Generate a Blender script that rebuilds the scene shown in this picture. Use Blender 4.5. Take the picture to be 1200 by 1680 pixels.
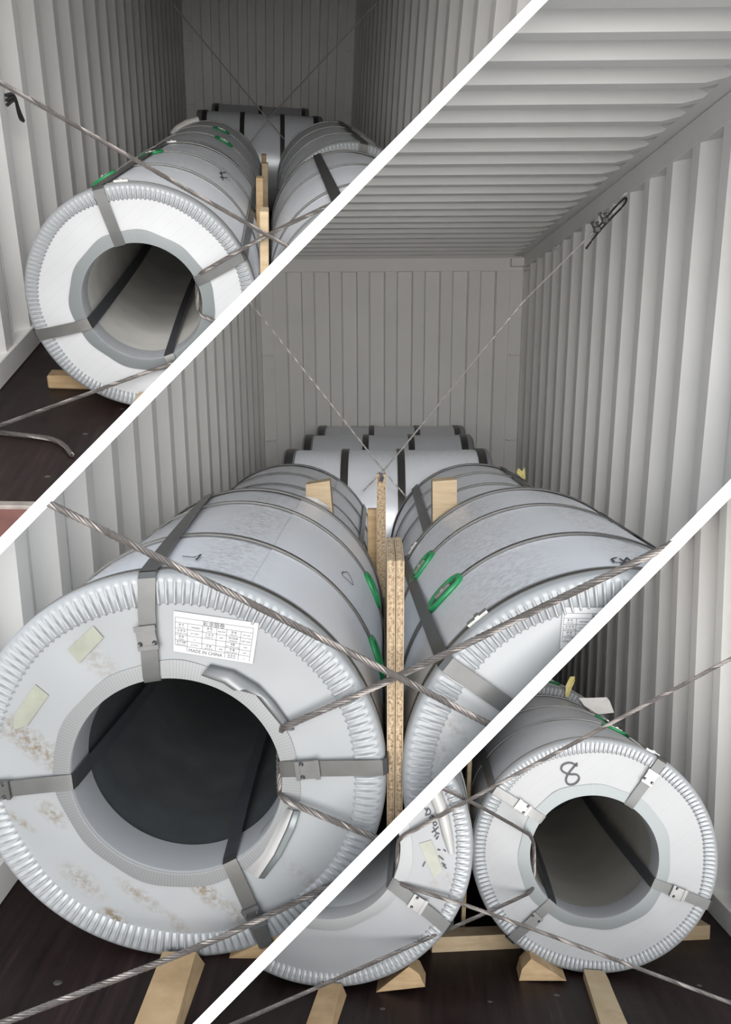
import bpy, bmesh, math, random
from mathutils import Matrix, Vector, Euler, noise as mnoise
random.seed(7)
PI = math.pi; R_ = math.radians
for _o in list(bpy.data.objects): bpy.data.objects.remove(_o, do_unlink=True)
SC = bpy.context.scene
COL = SC.collection

# ------------------------------------------------------------------ camera
F, PX, PY = 1450.0, 600.0, 1000.0            # focal length and principal point, 1200x1680 frame
def rot(yaw, pitch, roll):                    # columns: bay axes (right, depth, up) in camera axes (right, down, forward)
    B = Matrix(((1,0,0),(0,0,-1),(0,1,0)))
    Rx = Matrix.Rotation(pitch, 3, 'X'); Ry = Matrix.Rotation(yaw, 3, 'Y'); Rz = Matrix.Rotation(roll, 3, 'Z')
    return Rz @ Ry @ Rx @ B
class Bay:
    def __init__(s, key, ang, x0, h):
        s.key = key; s.R = rot(*ang); s.RT = s.R.transposed(); s.o = Vector((x0, 0, h)); s.cuts = []
    def ray(s, px, py): return s.RT @ Vector(((px-PX)/F, (py-PY)/F, 1.0))
    def at(s, px, py, axis, val):             # where the sight line meets a plane of the bay
        d = s.ray(px, py); t = (val - s.o[axis]) / d[axis]
        return s.o + d*t
    def X(s, px, py, v): return s.at(px, py, 0, v)
    def Y(s, px, py, v): return s.at(px, py, 1, v)
    def Z(s, px, py, v): return s.at(px, py, 2, v)
    def px(s, p):
        q = s.R @ (Vector(p) - s.o); return PX + F*q.x/q.z, PY + F*q.y/q.z
BB = Bay('B', (0.0153, 0.26371, 0.0), -0.10882, 1.43259)
BA = Bay('A', (-0.10105, 0.54832, 0.0014), 0.09422, 1.33136)
BC = Bay('C', (0.08469, 0.00263, 0.04018), -0.1869, 1.4095)
for b in (BA, BB, BC):                        # the middle container is the world; the other two stand beside it
    b.M = Matrix.Translation(BB.o) @ (BB.RT @ b.R).to_4x4() @ Matrix.Translation(-b.o)
cd = bpy.data.cameras.new('camera'); cam = bpy.data.objects.new('camera', cd); COL.objects.link(cam)
cd.sensor_fit = 'HORIZONTAL'; cd.sensor_width = 36; cd.lens = F/1200*36
cd.shift_x = 0.0; cd.shift_y = (PY-840)/1200
cd.clip_start = 0.05; cd.clip_end = 200
rt, up, fw = BB.RT @ Vector((1,0,0)), BB.RT @ Vector((0,-1,0)), BB.RT @ Vector((0,0,1))
cam.matrix_world = Matrix(((rt.x,up.x,-fw.x,BB.o.x),(rt.y,up.y,-fw.y,BB.o.y),(rt.z,up.z,-fw.z,BB.o.z),(0,0,0,1)))
SC.camera = cam

# ------------------------------------------------------------------ light: a bright overcast sky
w = bpy.data.worlds.new('World'); SC.world = w; w.use_nodes = True
bg = w.node_tree.nodes['Background']
_tc = w.node_tree.nodes.new('ShaderNodeTexCoord'); _sx = w.node_tree.nodes.new('ShaderNodeSeparateXYZ'); _rp = w.node_tree.nodes.new('ShaderNodeValToRGB')
w.node_tree.links.new(_tc.outputs['Generated'], _sx.inputs[0]); w.node_tree.links.new(_sx.outputs['Z'], _rp.inputs['Fac']); w.node_tree.links.new(_rp.outputs['Color'], bg.inputs['Color'])
_rp.color_ramp.elements[0].position = 0.0; _rp.color_ramp.elements[0].color = (0.28, 0.275, 0.265, 1)      # yard below the horizon
_rp.color_ramp.elements[1].position = 0.02; _rp.color_ramp.elements[1].color = (0.87, 0.935, 1.0, 1)      # even overcast sky above it; bg.inputs['Strength'].default_value = 0.78
sd = bpy.data.lights.new('fill_sun', 'SUN'); sd.energy = 4.3; sd.angle = R_(54); sd.color = (1.0, 0.975, 0.945)
sun = bpy.data.objects.new('fill_sun', sd); COL.objects.link(sun); sun.rotation_euler = (R_(90-8), 0, R_(3))    # broad low fill behind the camera, added to brighten the deep interiors
vs = SC.view_settings; vs.view_transform = 'Standard'; vs.look = 'None'; vs.gamma = 1.0; vs.exposure = 0.54
vs.use_curve_mapping = False
SC.cycles.max_bounces = 10; SC.cycles.diffuse_bounces = 7

# ------------------------------------------------------------------ materials
MATS = {}
def nt(name):
    m = bpy.data.materials.new(name); m.use_nodes = True; t = m.node_tree
    return m, t, t.nodes['Principled BSDF']
def ramp(t, fac, stops):
    r = t.nodes.new('ShaderNodeValToRGB'); e = r.color_ramp.elements
    while len(e) < len(stops): e.new(0.5)
    for k, (p, c) in enumerate(stops): e[k].position = p; e[k].color = (c[0], c[1], c[2], 1)
    t.links.new(fac, r.inputs['Fac']); return r.outputs['Color']
def coord(t, scale=(1,1,1), loc=(0,0,0), rotz=(0,0,0)):
    c = t.nodes.new('ShaderNodeTexCoord'); m = t.nodes.new('ShaderNodeMapping')
    m.inputs['Scale'].default_value = scale; m.inputs['Location'].default_value = loc; m.inputs['Rotation'].default_value = rotz
    t.links.new(c.outputs['Object'], m.inputs['Vector']); return m.outputs['Vector']
def noise(t, vec, scale, detail=4, rough=0.55):
    n = t.nodes.new('ShaderNodeTexNoise'); n.inputs['Scale'].default_value = scale; n.inputs['Detail'].default_value = detail
    n.inputs['Roughness'].default_value = rough; t.links.new(vec, n.inputs['Vector']); return n.outputs['Fac']
def bump(t, bsdf, h, strength, dist=0.002):
    b = t.nodes.new('ShaderNodeBump'); b.inputs['Strength'].default_value = strength; b.inputs['Distance'].default_value = dist
    t.links.new(h, b.inputs['Height']); t.links.new(b.outputs['Normal'], bsdf.inputs['Normal'])
def mixc(t, fac, a, b):
    m = t.nodes.new('ShaderNodeMix'); m.data_type = 'RGBA'
    if isinstance(fac, float): m.inputs[0].default_value = fac
    else: t.links.new(fac, m.inputs[0])
    for s, v in ((6, a), (7, b)):
        if isinstance(v, tuple): m.inputs[s].default_value = (*v, 1)
        else: t.links.new(v, m.inputs[s])
    return m.outputs[2]
def math_(t, op, a, b=None, clamp=False):
    m = t.nodes.new('ShaderNodeMath'); m.operation = op; m.use_clamp = clamp
    for s, v in ((0, a), (1, b)):
        if v is None: continue
        if isinstance(v, (int, float)): m.inputs[s].default_value = v
        else: t.links.new(v, m.inputs[s])
    return m.outputs[0]
def plain(name, col, rough=0.5, metal=0.0, var=0.06, vs_=6.0, bmp=0.0, bs=60.0):
    m, t, b = nt(name); b.inputs['Roughness'].default_value = rough; b.inputs['Metallic'].default_value = metal
    v = coord(t); n = noise(t, v, vs_)
    lo = tuple(max(0, c*(1-var)) for c in col); hi = tuple(min(1, c*(1+var)) for c in col)
    t.links.new(ramp(t, n, ((0.3, lo), (0.7, hi))), b.inputs['Base Color'])
    if bmp: bump(t, b, noise(t, v, bs), bmp)
    MATS[name] = m; return m
plain('paint', (0.80, 0.79, 0.77), 0.55, 0, 0.03, 2.5, 0.05, 120)
plain('wrap', (0.64, 0.662, 0.705), 0.36, 0.15, 0.04, 5)
plain('crimp', (0.255, 0.266, 0.277), 0.46, 0.2, 0.03, 8)
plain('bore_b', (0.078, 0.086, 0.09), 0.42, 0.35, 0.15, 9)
plain('bore_a', (0.66, 0.65, 0.62), 0.36, 0.3, 0.12, 4)
plain('bore_c', (0.40, 0.39, 0.355), 0.36, 0.4, 0.12, 4)
plain('bore_g', (0.55, 0.57, 0.59), 0.4, 0.3, 0.1, 7)
plain('strap', (0.10, 0.098, 0.095), 0.36, 0.75, 0.10, 14)
plain('strap_dark', (0.075, 0.080, 0.092), 0.36, 0.5, 0.12, 14)
plain('strap_light', (0.115, 0.116, 0.115), 0.38, 0.75, 0.10, 14)
plain('strap_mid', (0.070, 0.072, 0.071), 0.42, 0.5, 0.10, 14)
plain('clip', (0.13, 0.13, 0.13), 0.32, 0.85, 0.10, 30)
plain('rope', (0.135, 0.122, 0.115), 0.42, 0.6, 0.15, 60)
plain('clip_top', (0.32, 0.32, 0.31), 0.3, 0.7, 0.1, 40)
plain('flap_white', (0.78, 0.765, 0.74), 0.5, 0, 0.04, 12)
plain('rope_light', (0.42, 0.40, 0.385), 0.45, 0.4, 0.1, 60)
plain('rope_dark', (0.06, 0.056, 0.054), 0.5, 0.6, 0.15, 60)
plain('green', (0.012, 0.20, 0.065), 0.35, 0, 0.15, 30)
plain('paper', (0.36, 0.36, 0.365), 0.6, 0, 0.02, 20)
plain('ink', (0.02, 0.02, 0.03), 0.6, 0, 0.1, 20)
plain('grid_ink', (0.06, 0.06, 0.062), 0.6, 0, 0.1, 20)
plain('yellow', (0.66, 0.57, 0.22), 0.5, 0, 0.12, 30)
plain('tape', (0.185, 0.191, 0.155), 0.4, 0, 0.12, 20)
plain('foil', (0.30, 0.295, 0.29), 0.45, 0.05, 0.06, 12)
plain('border_white', (0.88, 0.88, 0.88), 0.6, 0, 0.01, 4)
plain('concrete', (0.34, 0.33, 0.31), 0.85, 0, 0.15, 1.5, 0.2, 30)
plain('sill_red', (0.16, 0.065, 0.055), 0.6, 0, 0.25, 8, 0.2, 60)
plain('sill_grey', (0.30, 0.27, 0.25), 0.55, 0.4, 0.2, 20)
plain('weld', (0.62, 0.62, 0.62), 0.5, 0, 0.1, 20)
def trim_mat(name, col, tick):
    m, t, b = nt(name); b.inputs['Roughness'].default_value = 0.42; b.inputs['Metallic'].default_value = 0.35
    uv = t.nodes.new('ShaderNodeAttribute'); uv.attribute_name = 'ang'
    s = math_(t, 'SINE', math_(t, 'MULTIPLY', uv.outputs['Fac'], 240.0))
    t.links.new(mixc(t, math_(t, 'MULTIPLY', math_(t, 'GREATER_THAN', s, 0.75), tick), col, tuple(c*0.45 for c in col)), b.inputs['Base Color'])
    MATS[name] = m
trim_mat('trim', (0.165, 0.170, 0.173), 0.35)
trim_mat('trim_dark', (0.135, 0.148, 0.152), 0.5)
def wood(name, c0, c1, sc=1.0):
    m, t, b = nt(name); b.inputs['Roughness'].default_value = 0.7
    v = coord(t, (9*sc, 9*sc, 60*sc)); n = noise(t, v, 1.0, 5, 0.6)
    v2 = coord(t, (5, 5, 5)); n2 = noise(t, v2, 2.0, 2)
    c = ramp(t, n, ((0.3, c0), (0.68, c1)))
    k = ramp(t, n2, ((0.62, (0,0,0)), (0.78, (1,1,1))))
    t.links.new(mixc(t, math_(t, 'MULTIPLY', k, 0.35), c, tuple(q*0.55 for q in c0)), b.inputs['Base Color'])
    bump(t, b, n, 0.25); MATS[name] = m
wood('pine', (0.26, 0.17, 0.085), (0.38, 0.27, 0.15))
wood('pine_light', (0.30, 0.22, 0.13), (0.38, 0.30, 0.195))
wood('pine_dark', (0.18, 0.11, 0.055), (0.28, 0.19, 0.10))
def chipboard():
    m, t, b = nt('chipboard'); b.inputs['Roughness'].default_value = 0.85
    v = coord(t); n = noise(t, v, 130, 3, 0.7); n2 = noise(t, v, 60, 2)
    c = ramp(t, n, ((0.34, (0.09, 0.055, 0.03)), (0.46, (0.23, 0.165, 0.10)), (0.64, (0.36, 0.285, 0.195))))
    t.links.new(c, b.inputs['Base Color']); bump(t, b, n2, 0.5); MATS['chipboard'] = m
chipboard()
def floor_mat():
    m, t, b = nt('floor'); b.inputs['Roughness'].default_value = 0.42; b.inputs['Specular IOR Level'].default_value = 0.12
    v = coord(t, (40, 2.0, 2.0)); n = noise(t, v, 1.0, 6, 0.6)
    v2 = coord(t); n2 = noise(t, v2, 3.0, 5)
    c = ramp(t, n, ((0.28, (0.006, 0.0038, 0.0036)), (0.6, (0.018, 0.0102, 0.0097)), (0.85, (0.040, 0.023, 0.021))))
    d = ramp(t, n2, ((0.45, (0,0,0)), (0.8, (1,1,1))))
    t.links.new(mixc(t, math_(t, 'MULTIPLY', d, 0.35), c, (0.045, 0.034, 0.031)), b.inputs['Base Color'])
    bump(t, b, n, 0.35, 0.002)
    t.links.new(ramp(t, n2, ((0.3, (0.34,)*3), (0.8, (0.6,)*3))), b.inputs['Roughness']); MATS['floor'] = m
floor_mat()
def stained(name, col, spots, rough=0.42, metal=0.12, lines=0.0, soft=0.0):
    """sheet steel with dried dirt spots; spots = (x, z, half length, half width, angle, strength) on the face"""
    m, t, b = nt(name); b.inputs['Roughness'].default_value = rough; b.inputs['Metallic'].default_value = metal
    v = coord(t); n0 = noise(t, v, 4.0)
    c = ramp(t, n0, ((0.3, tuple(k*0.97 for k in col)), (0.7, tuple(min(1, k*1.03) for k in col))))
    if lines:
        vl = coord(t, (1,1,1), (0,0,0), (0, R_(40), 0)); s = t.nodes.new('ShaderNodeSeparateXYZ'); t.links.new(vl, s.inputs[0])
        w1 = math_(t, 'GREATER_THAN', math_(t, 'SINE', math_(t, 'MULTIPLY', s.outputs['Z'], 150.0)), 0.985)
        c = mixc(t, math_(t, 'MULTIPLY', w1, lines), c, tuple(k*0.7 for k in col))
    if spots:
        fine = noise(t, v, 55, 5, 0.7); mask = None
        for (x, z, a, bb, ang, st) in spots:
            mp = coord(t); sub = t.nodes.new('ShaderNodeVectorMath'); sub.operation = 'SUBTRACT'; t.links.new(mp, sub.inputs[0]); sub.inputs[1].default_value = (x, 0, z)
            ro = t.nodes.new('ShaderNodeVectorRotate'); ro.rotation_type = 'Y_AXIS'; ro.inputs['Angle'].default_value = ang; t.links.new(sub.outputs[0], ro.inputs['Vector'])
            sc = t.nodes.new('ShaderNodeVectorMath'); sc.operation = 'MULTIPLY'; sc.inputs[1].default_value = (1/a, 0, 1/bb); t.links.new(ro.outputs[0], sc.inputs[0])
            le = t.nodes.new('ShaderNodeVectorMath'); le.operation = 'LENGTH'; t.links.new(sc.outputs[0], le.inputs[0])
            k = math_(t, 'MULTIPLY', math_(t, 'SUBTRACT', 1.25, le.outputs['Value'], True), st)
            mask = k if mask is None else math_(t, 'MAXIMUM', mask, k)
        f = math_(t, 'MULTIPLY', mask, ramp(t, fine, ((0.42, (0,0,0)), (0.60, (1,1,1)))), True)
        c = mixc(t, f, c, (0.120, 0.096, 0.068))
    t.links.new(c, b.inputs['Base Color']); MATS[name] = m; return m

# ------------------------------------------------------------------ builders
BAYOF = {}
def link(o, bay=None):
    COL.objects.link(o)
    if bay: BAYOF[o] = bay
    return o
def thing(bay, name, label, cat, base=(0,0,0), rz=0.0, group=None):
    o = bpy.data.objects.new(name, None); link(o); o.empty_display_size = 0.1
    o.matrix_world = bay.M @ Matrix.Translation(base) @ Matrix.Rotation(rz, 4, 'Z')
    o['label'] = label; o['category'] = cat
    if group: o['group'] = group
    BAYOF[o] = bay; return o
def mesh(name, V, Fc, mat, smooth=30, attr=None):
    me = bpy.data.meshes.new(name); me.from_pydata([tuple(v) for v in V], [], Fc); me.validate()
    me.materials.append(MATS[mat] if isinstance(mat, str) else mat)
    if attr:
        a = me.attributes.new('ang', 'FLOAT', 'POINT'); a.data.foreach_set('value', attr)
    bm = bmesh.new(); bm.from_mesh(me); bmesh.ops.recalc_face_normals(bm, faces=bm.faces); bm.to_mesh(me); bm.free()
    if smooth:
        for p in me.polygons: p.use_smooth = True
        if smooth < 180: me.set_sharp_from_angle(angle=R_(smooth))
    return me
def part(root, name, V, Fc, mat, smooth=30, label=None, attr=None, kind=None):
    o = bpy.data.objects.new(name, mesh(name, V, Fc, mat, smooth, attr)); link(o, BAYOF[root]); o.parent = root
    if label: o['label'] = label
    if kind: o['kind'] = kind
    return o
def solo(bay, name, V, Fc, mat, label=None, cat=None, base=(0,0,0), smooth=30, group=None, kind=None):
    o = bpy.data.objects.new(name, mesh(name, [Vector(v)-Vector(base) for v in V], Fc, mat, smooth)); link(o, bay)
    o.matrix_world = bay.M @ Matrix.Translation(base)
    if label: o['label'] = label
    if cat: o['category'] = cat
    if group: o['group'] = group
    if kind: o['kind'] = kind
    return o
def box(V, Fc, lo, hi, bev=0.0):
    n = len(V); x0,y0,z0 = lo; x1,y1,z1 = hi
    if bev <= 0:
        V += [(x0,y0,z0),(x1,y0,z0),(x1,y1,z0),(x0,y1,z0),(x0,y0,z1),(x1,y0,z1),(x1,y1,z1),(x0,y1,z1)]
        Fc += [tuple(n+i for i in f) for f in ((0,1,2,3),(4,5,6,7),(0,1,5,4),(1,2,6,5),(2,3,7,6),(3,0,4,7))]
    else:
        bm = bmesh.new(); bmesh.ops.create_cube(bm, size=1)
        for v in bm.verts: v.co = Vector(((x0+x1)/2+(x1-x0)*v.co.x, (y0+y1)/2+(y1-y0)*v.co.y, (z0+z1)/2+(z1-z0)*v.co.z))
        bmesh.ops.bevel(bm, geom=bm.edges[:], offset=bev, segments=1, affect='EDGES')
        bm.verts.index_update(); V += [tuple(v.co) for v in bm.verts]; Fc += [tuple(n+v.index for v in f.verts) for f in bm.faces]; bm.free()
def hexa(V, Fc, b4, t4):                       # eight corners: bottom loop, top loop
    n = len(V); V += [tuple(p) for p in b4] + [tuple(p) for p in t4]
    Fc += [tuple(n+i for i in f) for f in ((0,1,2,3),(4,5,6,7),(0,1,5,4),(1,2,6,5),(2,3,7,6),(3,0,4,7))]
def prism(V, Fc, poly, ext):                   # polygon (3D points) swept along ext
    n = len(V); k = len(poly); e = Vector(ext)
    V += [tuple(p) for p in poly] + [tuple(Vector(p)+e) for p in poly]
    Fc += [tuple(range(n, n+k)), tuple(range(n+k, n+2*k))] + [(n+i, n+(i+1)%k, n+k+(i+1)%k, n+k+i) for i in range(k)]
def grid(V, Fc, rows, close_u=False, close_v=False):
    n = len(V); a = len(rows); b = len(rows[0])
    for r in rows: V += [tuple(p) for p in r]
    for i in range(a - (0 if close_u else 1)):
        for j in range(b - (0 if close_v else 1)):
            Fc.append((n+i*b+j, n+((i+1)%a)*b+j, n+((i+1)%a)*b+(j+1)%b, n+i*b+(j+1)%b))
def frames(P):
    T = []
    for i in range(len(P)):
        a = P[max(i-1, 0)]; b = P[min(i+1, len(P)-1)]; T.append((b-a).normalized())
    n = T[0].orthogonal().normalized(); out = []
    for t in T:
        n = (n - t*n.dot(t)).normalized(); out.append((t, n, t.cross(n)))
    return out
def resample(P, step):
    out = [P[0].copy()]
    for a, b in zip(P, P[1:]):
        k = max(1, round((b-a).length/step))
        for i in range(1, k+1): out.append(a.lerp(b, i/k))
    return out
def smooth_path(P, it=2):
    P = [Vector(p) for p in P]
    for _ in range(it):
        Q = [P[0]]
        for a, b in zip(P, P[1:]): Q += [a.lerp(b, 0.25), a.lerp(b, 0.75)]
        P = Q + [P[-1]]
    return P
def tube(V, Fc, P, r, sides=6, cap=True):
    fr = frames(P); rows = []
    for p, (t, n, b) in zip(P, fr): rows.append([p + (n*math.cos(2*PI*k/sides) + b*math.sin(2*PI*k/sides))*r for k in range(sides)])
    n0 = len(V); grid(V, Fc, rows, False, True)
    if cap: Fc += [tuple(n0+k for k in range(sides)), tuple(n0+(len(P)-1)*sides+k for k in range(sides))]
def strands(V, Fc, P, r, pitch, step, ns=6):
    P = resample(P, step); fr = frames(P); s = 0; L = [0]
    for a, b in zip(P, P[1:]): s += (b-a).length; L.append(s)
    for q in range(ns):
        ph = 2*PI*q/ns; path = []
        for p, (t, n, b), l in zip(P, fr, L):
            a = ph + 2*PI*l/pitch; path.append(p + (n*math.cos(a) + b*math.sin(a))*r*0.64)
        tube(V, Fc, path, r*0.37, 5)
def rope(bay, name, pts, r, label, group, pitch=0.085, step=0.012, mat='rope', extra=None, sm=2):
    P = smooth_path(pts, sm) if len(pts) > 2 else [Vector(p) for p in pts]
    V, Fc = [], []; strands(V, Fc, P, r, pitch, step)
    base = P[len(P)//2]
    return solo(bay, name, V, Fc, mat, label, 'wire rope', base, 60, group)

# ------------------------------------------------------------------ the coil
class Coil:
    def __init__(s, bay, label, x, y0, L, R, sq=1.0, rb=0.25, cw=0.07, tw=0.04, face='face_grey', bore='bore_b', trim='trim',
                 rz=0.0, lift=None, ridges=150, detail=True, group='steel coils in the containers', wrap='wrap', crimp='crimp', seam=None):
        s.bay, s.x, s.y0, s.L, s.R, s.sq, s.rb = bay, x, y0, L, R, sq, rb
        s.zc = R if lift is None else R*sq + lift
        s.root = thing(bay, 'steel_coil', label, 'steel coil', (x, y0, 0), rz, group)
        N = 128 if detail else 72
        # outer wrap: one sheet whose free edge laps over itself
        se = R_(seam if seam is not None else 35); rows = []
        for j in range(9):
            y = 0.006 + (L-0.012)*j/8; rows.append([])
            for i in range(N+1):
                a = se + 2*PI*i/N; wob = 0.0012*math.sin(5*a+j*1.3) + 0.0008*math.sin(9*a-j*2.1) if detail else 0
                rows[-1].append(s.P(a, R - 0.0035*i/N + wob, y))
        V, Fc = [], []; grid(V, Fc, rows); part(s.root, 'wrap_sheet', V, Fc, wrap, 60)
        # front and rear faces
        for nm, y in (('end_face', 0.0), ('end_face', L)):
            V, Fc = [], []; rows = []
            for k in range(7):
                r = rb + 0.001 + (R-0.008-rb)*k/6
                rows.append([s.P(2*PI*i/N, r, y + (0.0025*mnoise.noise((3*math.sin(2*PI*i/N), 3*math.cos(2*PI*i/N), k*0.4+x)) if detail and 0 < k < 6 else 0)) for i in range(N)])
            grid(V, Fc, rows, False, True); part(s.root, nm, V, Fc, face, 60)
            if not detail: break
        # ridged edge protector
        M = ridges*6 if detail else N
        V, Fc = [], []; rows = [[] for _ in range(8)]
        for i in range(M):
            a = 2*PI*i/M; ph = (i % 6)/6*2*PI
            h = max(0.0, math.sin(ph))**0.8 if detail else 0.3
            e = 0.003*math.sin(a*7) if detail else 0
            prof = [(R+0.004, 0.075), (R+0.0045, 0.012), (R-0.001, 0.001), (R-0.010, -0.004), (R-0.016, -0.004-0.008*h), (R-cw*0.55, -0.0035-0.009*h), (R-cw+0.006+e, -0.003-0.009*h), (R-cw-0.003*h+e, 0.0035)]
            for q, (r, y) in enumerate(prof): rows[q].append(s.P(a, r, y))
        grid(V, Fc, rows, False, True); part(s.root, 'edge_protector', V, Fc, crimp, 50)
        V, Fc = [], []; rows = [[s.P(2*PI*i/N, r, y) for i in range(N)] for (r, y) in ((R+0.003, L-0.075), (R+0.004, L-0.012), (R-0.002, L+0.002), (R-cw, L+0.003))]
        grid(V, Fc, rows, False, True); part(s.root, 'edge_protector', V, Fc, crimp, 50)
        # bore, its sleeve and its flat trim ring
        V, Fc = [], []; rows = [[s.P(2*PI*i/N, rb, y) for i in range(N)] for y in [L*j/6 for j in range(7)]]
        grid(V, Fc, rows, False, True); part(s.root, 'bore', V, Fc, bore, 60)
        V, Fc = [], []; rows = [[s.P(2*PI*i/N, rb-d, y) for i in range(N)] for (d, y) in ((0.004, 0.125), (0.003, 0.004), (0.001, -0.004), (-0.003, -0.006))]
        grid(V, Fc, rows, False, True); part(s.root, 'bore_sleeve', V, Fc, 'sleeve', 60)
        V, Fc, at = [], [], []; rows = []
        for q in range(4):
            row = []
            for i in range(N):
                a = 2*PI*i/N; ww = tw*(1 + 0.08*math.sin(4*a+x*9) + 0.06*math.sin(11*a+1))
                r, y = [(rb-0.002, -0.006), (rb+ww*0.5, -0.0055), (rb+ww, -0.004), (rb+ww, 0.003)][q]
                row.append(s.P(a, r, y)); at.append(a if i < N else 0)
            rows.append(row)
        grid(V, Fc, rows, False, True); part(s.root, 'bore_trim', V, Fc, trim, 60, attr=at)
    def P(s, a, r, y): return Vector((r*math.sin(a), y, s.zc + r*s.sq*math.cos(a)))
    # sight line to the outside of the coil: returns angle (clockwise from the top) and distance from the front face
    def hit(s, px, py, r=None):
        r = r or s.R; d = s.bay.ray(px, py); o = s.bay.o - Vector((s.x, s.y0, s.zc))
        dx, dz, ox, oz = d.x, d.z/s.sq, o.x, o.z/s.sq
        A = dx*dx+dz*dz; B = ox*dx+oz*dz; C = ox*ox+oz*oz-r*r; D = max(B*B-A*C, 0)
        t = (-B - math.sqrt(D))/A; p = o + d*t
        return math.atan2(p.x, p.z/s.sq), p.y
    def top(s, py):                            # distance along the coil whose crest shows at that picture height
        best = min((abs(s.bay.px(Vector((s.x, s.y0+y, s.zc+s.R*s.sq)))[1]-py), y) for y in [s.L*k/400 for k in range(401)]); return best[1]
    def face(s, px, py, dy=0.0):               # local point on the front face under a pixel
        return s.bay.Y(px, py, s.y0+dy) - Vector((s.x, s.y0, 0))
    def hoop(s, y, w=0.022, mat='strap', clip=None, pad=None):
        N = 128; V, Fc = [], []; R = s.R
        rows = [[s.P(2*PI*i/N, R+h, y+dy) for i in range(N)] for (h, dy) in ((0.001, -w/2), (0.0065, -w/2), (0.0065, w/2), (0.001, w/2))]
        grid(V, Fc, rows, False, True); h = part(s.root, 'hoop_strap', V, Fc, mat, 40)
        if pad is not None: s.pad(h, pad, y, w)
        if clip is not None: s.clip(h, clip, y, w, out=True)
        return h
    def clip(s, parent, a, y, w, out=True, ln=0.055):
        V, Fc = [], []; da = ln/s.R
        for (h0, h1, k0, k1, ww) in ((0.006, 0.0135, -0.5, 0.5, 1.15), (0.006, 0.0165, -0.08, 0.12, 1.3)):
            c = [s.P(a+da*k, s.R+h, y+sg*w*ww/2) for h in (h0, h1) for (k, sg) in ((k0,-1),(k1,-1),(k1,1),(k0,1))]
            hexa(V, Fc, c[:4], c[4:])
        part(parent, 'strap_clip', V, Fc, 'clip_top', 0, 'bright crimped strap clip')
    def pad(s, parent, a, y, w):
        V, Fc = [], []; hl, hw, r = 0.060, 0.046, 0.0105; P = []
        for i in range(40):
            t = 2*PI*i/40; u = math.cos(t); v = math.sin(t)
            uu = (abs(u)**0.75)*(1 if u > 0 else -1)*hl; vv = (abs(v)**0.75)*(1 if v > 0 else -1)*hw; P.append((uu, vv))
        rows = []
        for (u, v) in P:
            l = math.hypot(u, v); nu, nv = u/l, v/l
            rows.append([s.P(a+(u+nu*r*math.cos(q))/s.R, s.R+0.004+r*0.75*math.sin(q), y+v+nv*r*math.cos(q)) for q in [2*PI*k/8 for k in range(8)]])
        grid(V, Fc, rows, True, True)
        n = len(V); V += [tuple(s.P(a+u/s.R, s.R+0.0045, y+v)) for (u, v) in P]; Fc.append(tuple(range(n, n+40)))
        part(parent, 'seal_pad', V, Fc, 'green', 60, 'green plastic pad under the strap seal')
    def strap(s, a0, w=0.04, a1=None, twist=0.0, mat='strap', clip=None, face_mat=None, outer=True, inner='strap_dark', clip_mat='clip', inlen=None, slip=0.0):
        """flat strap through the bore: a0 angle on the outside, a1 where it enters the bore"""
        a1 = a0 if a1 is None else a1; R, rb, L = s.R, s.rb, s.L
        def rib(name, pts, mt):
            V, Fc = [], []; rows = []
            for (a, r, y, nr, ny) in pts:
                c = s.P(a, r, y); n = s.P(a, r+0.01*nr, y+0.01*ny) - c; n.normalize()
                tg = Vector((math.cos(a), 0, -math.sin(a)*s.sq)).normalized()
                rows.append([c - tg*w/2, c - tg*w/2 + n*0.003, c + tg*w/2 + n*0.003, c + tg*w/2])
            grid(V, Fc, rows, False, True); return part(s.root, name, V, Fc, mt, 40)
        fp = [(a0, R+0.0055, 0.02, 1, 0), (a0, R+0.006, -0.004, 1, -0.3), (a0, R-0.004, -0.014, 0.3, -1), (a0+(a1-a0)*0.3, R-0.08, -0.0145, 0, -1), (a0+(a1-a0)*0.7, rb+0.06, -0.0105, 0, -1), (a1, rb+0.008, -0.009, 0, -1), (a1, rb-0.004, -0.007, -0.6, -0.6), (a1, rb-0.007, 0.012, -1, 0)]
        st = rib('face_strap', fp, face_mat or mat)
        if outer: rib('body_strap', [(a0+slip*k/6, R+0.0072, 0.0+L*k/6, 1, 0) for k in range(7)], mat)
        il = inlen or L
        if inner: rib('bore_strap', [(a1+twist*k/10, rb-0.0075-0.02*math.sin(PI*k/10), 0.01+(il-0.01)*k/10, -1, 0) for k in range(11)], inner)
        if clip is not None:
            r = rb + (R-rb)*clip; a = a0+(a1-a0)*(1-clip); c = s.P(a, r, -0.0165)
            rd = (s.P(a, r+0.01, 0)-s.P(a, r, 0)).normalized(); tg = Vector((math.cos(a), 0, -math.sin(a)*s.sq)).normalized(); yy = Vector((0,1,0))
            V, Fc = [], []
            for (l, ww, h0, h1, off) in ((0.028, w*0.56, 0.004, -0.006, 0), (0.006, w*0.62, -0.004, -0.009, 0.024), (0.005, w*0.60, -0.004, -0.008, -0.022)):
                q = [c + rd*(off+l*i) + tg*ww*j + yy*h for h in (h0, h1) for (i, j) in ((-1,-1),(1,-1),(1,1),(-1,1))]; hexa(V, Fc, q[:4], q[4:])
            cl = part(st, 'strap_clip', V, Fc, clip_mat, 0, 'folded metal strap clip')
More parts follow.
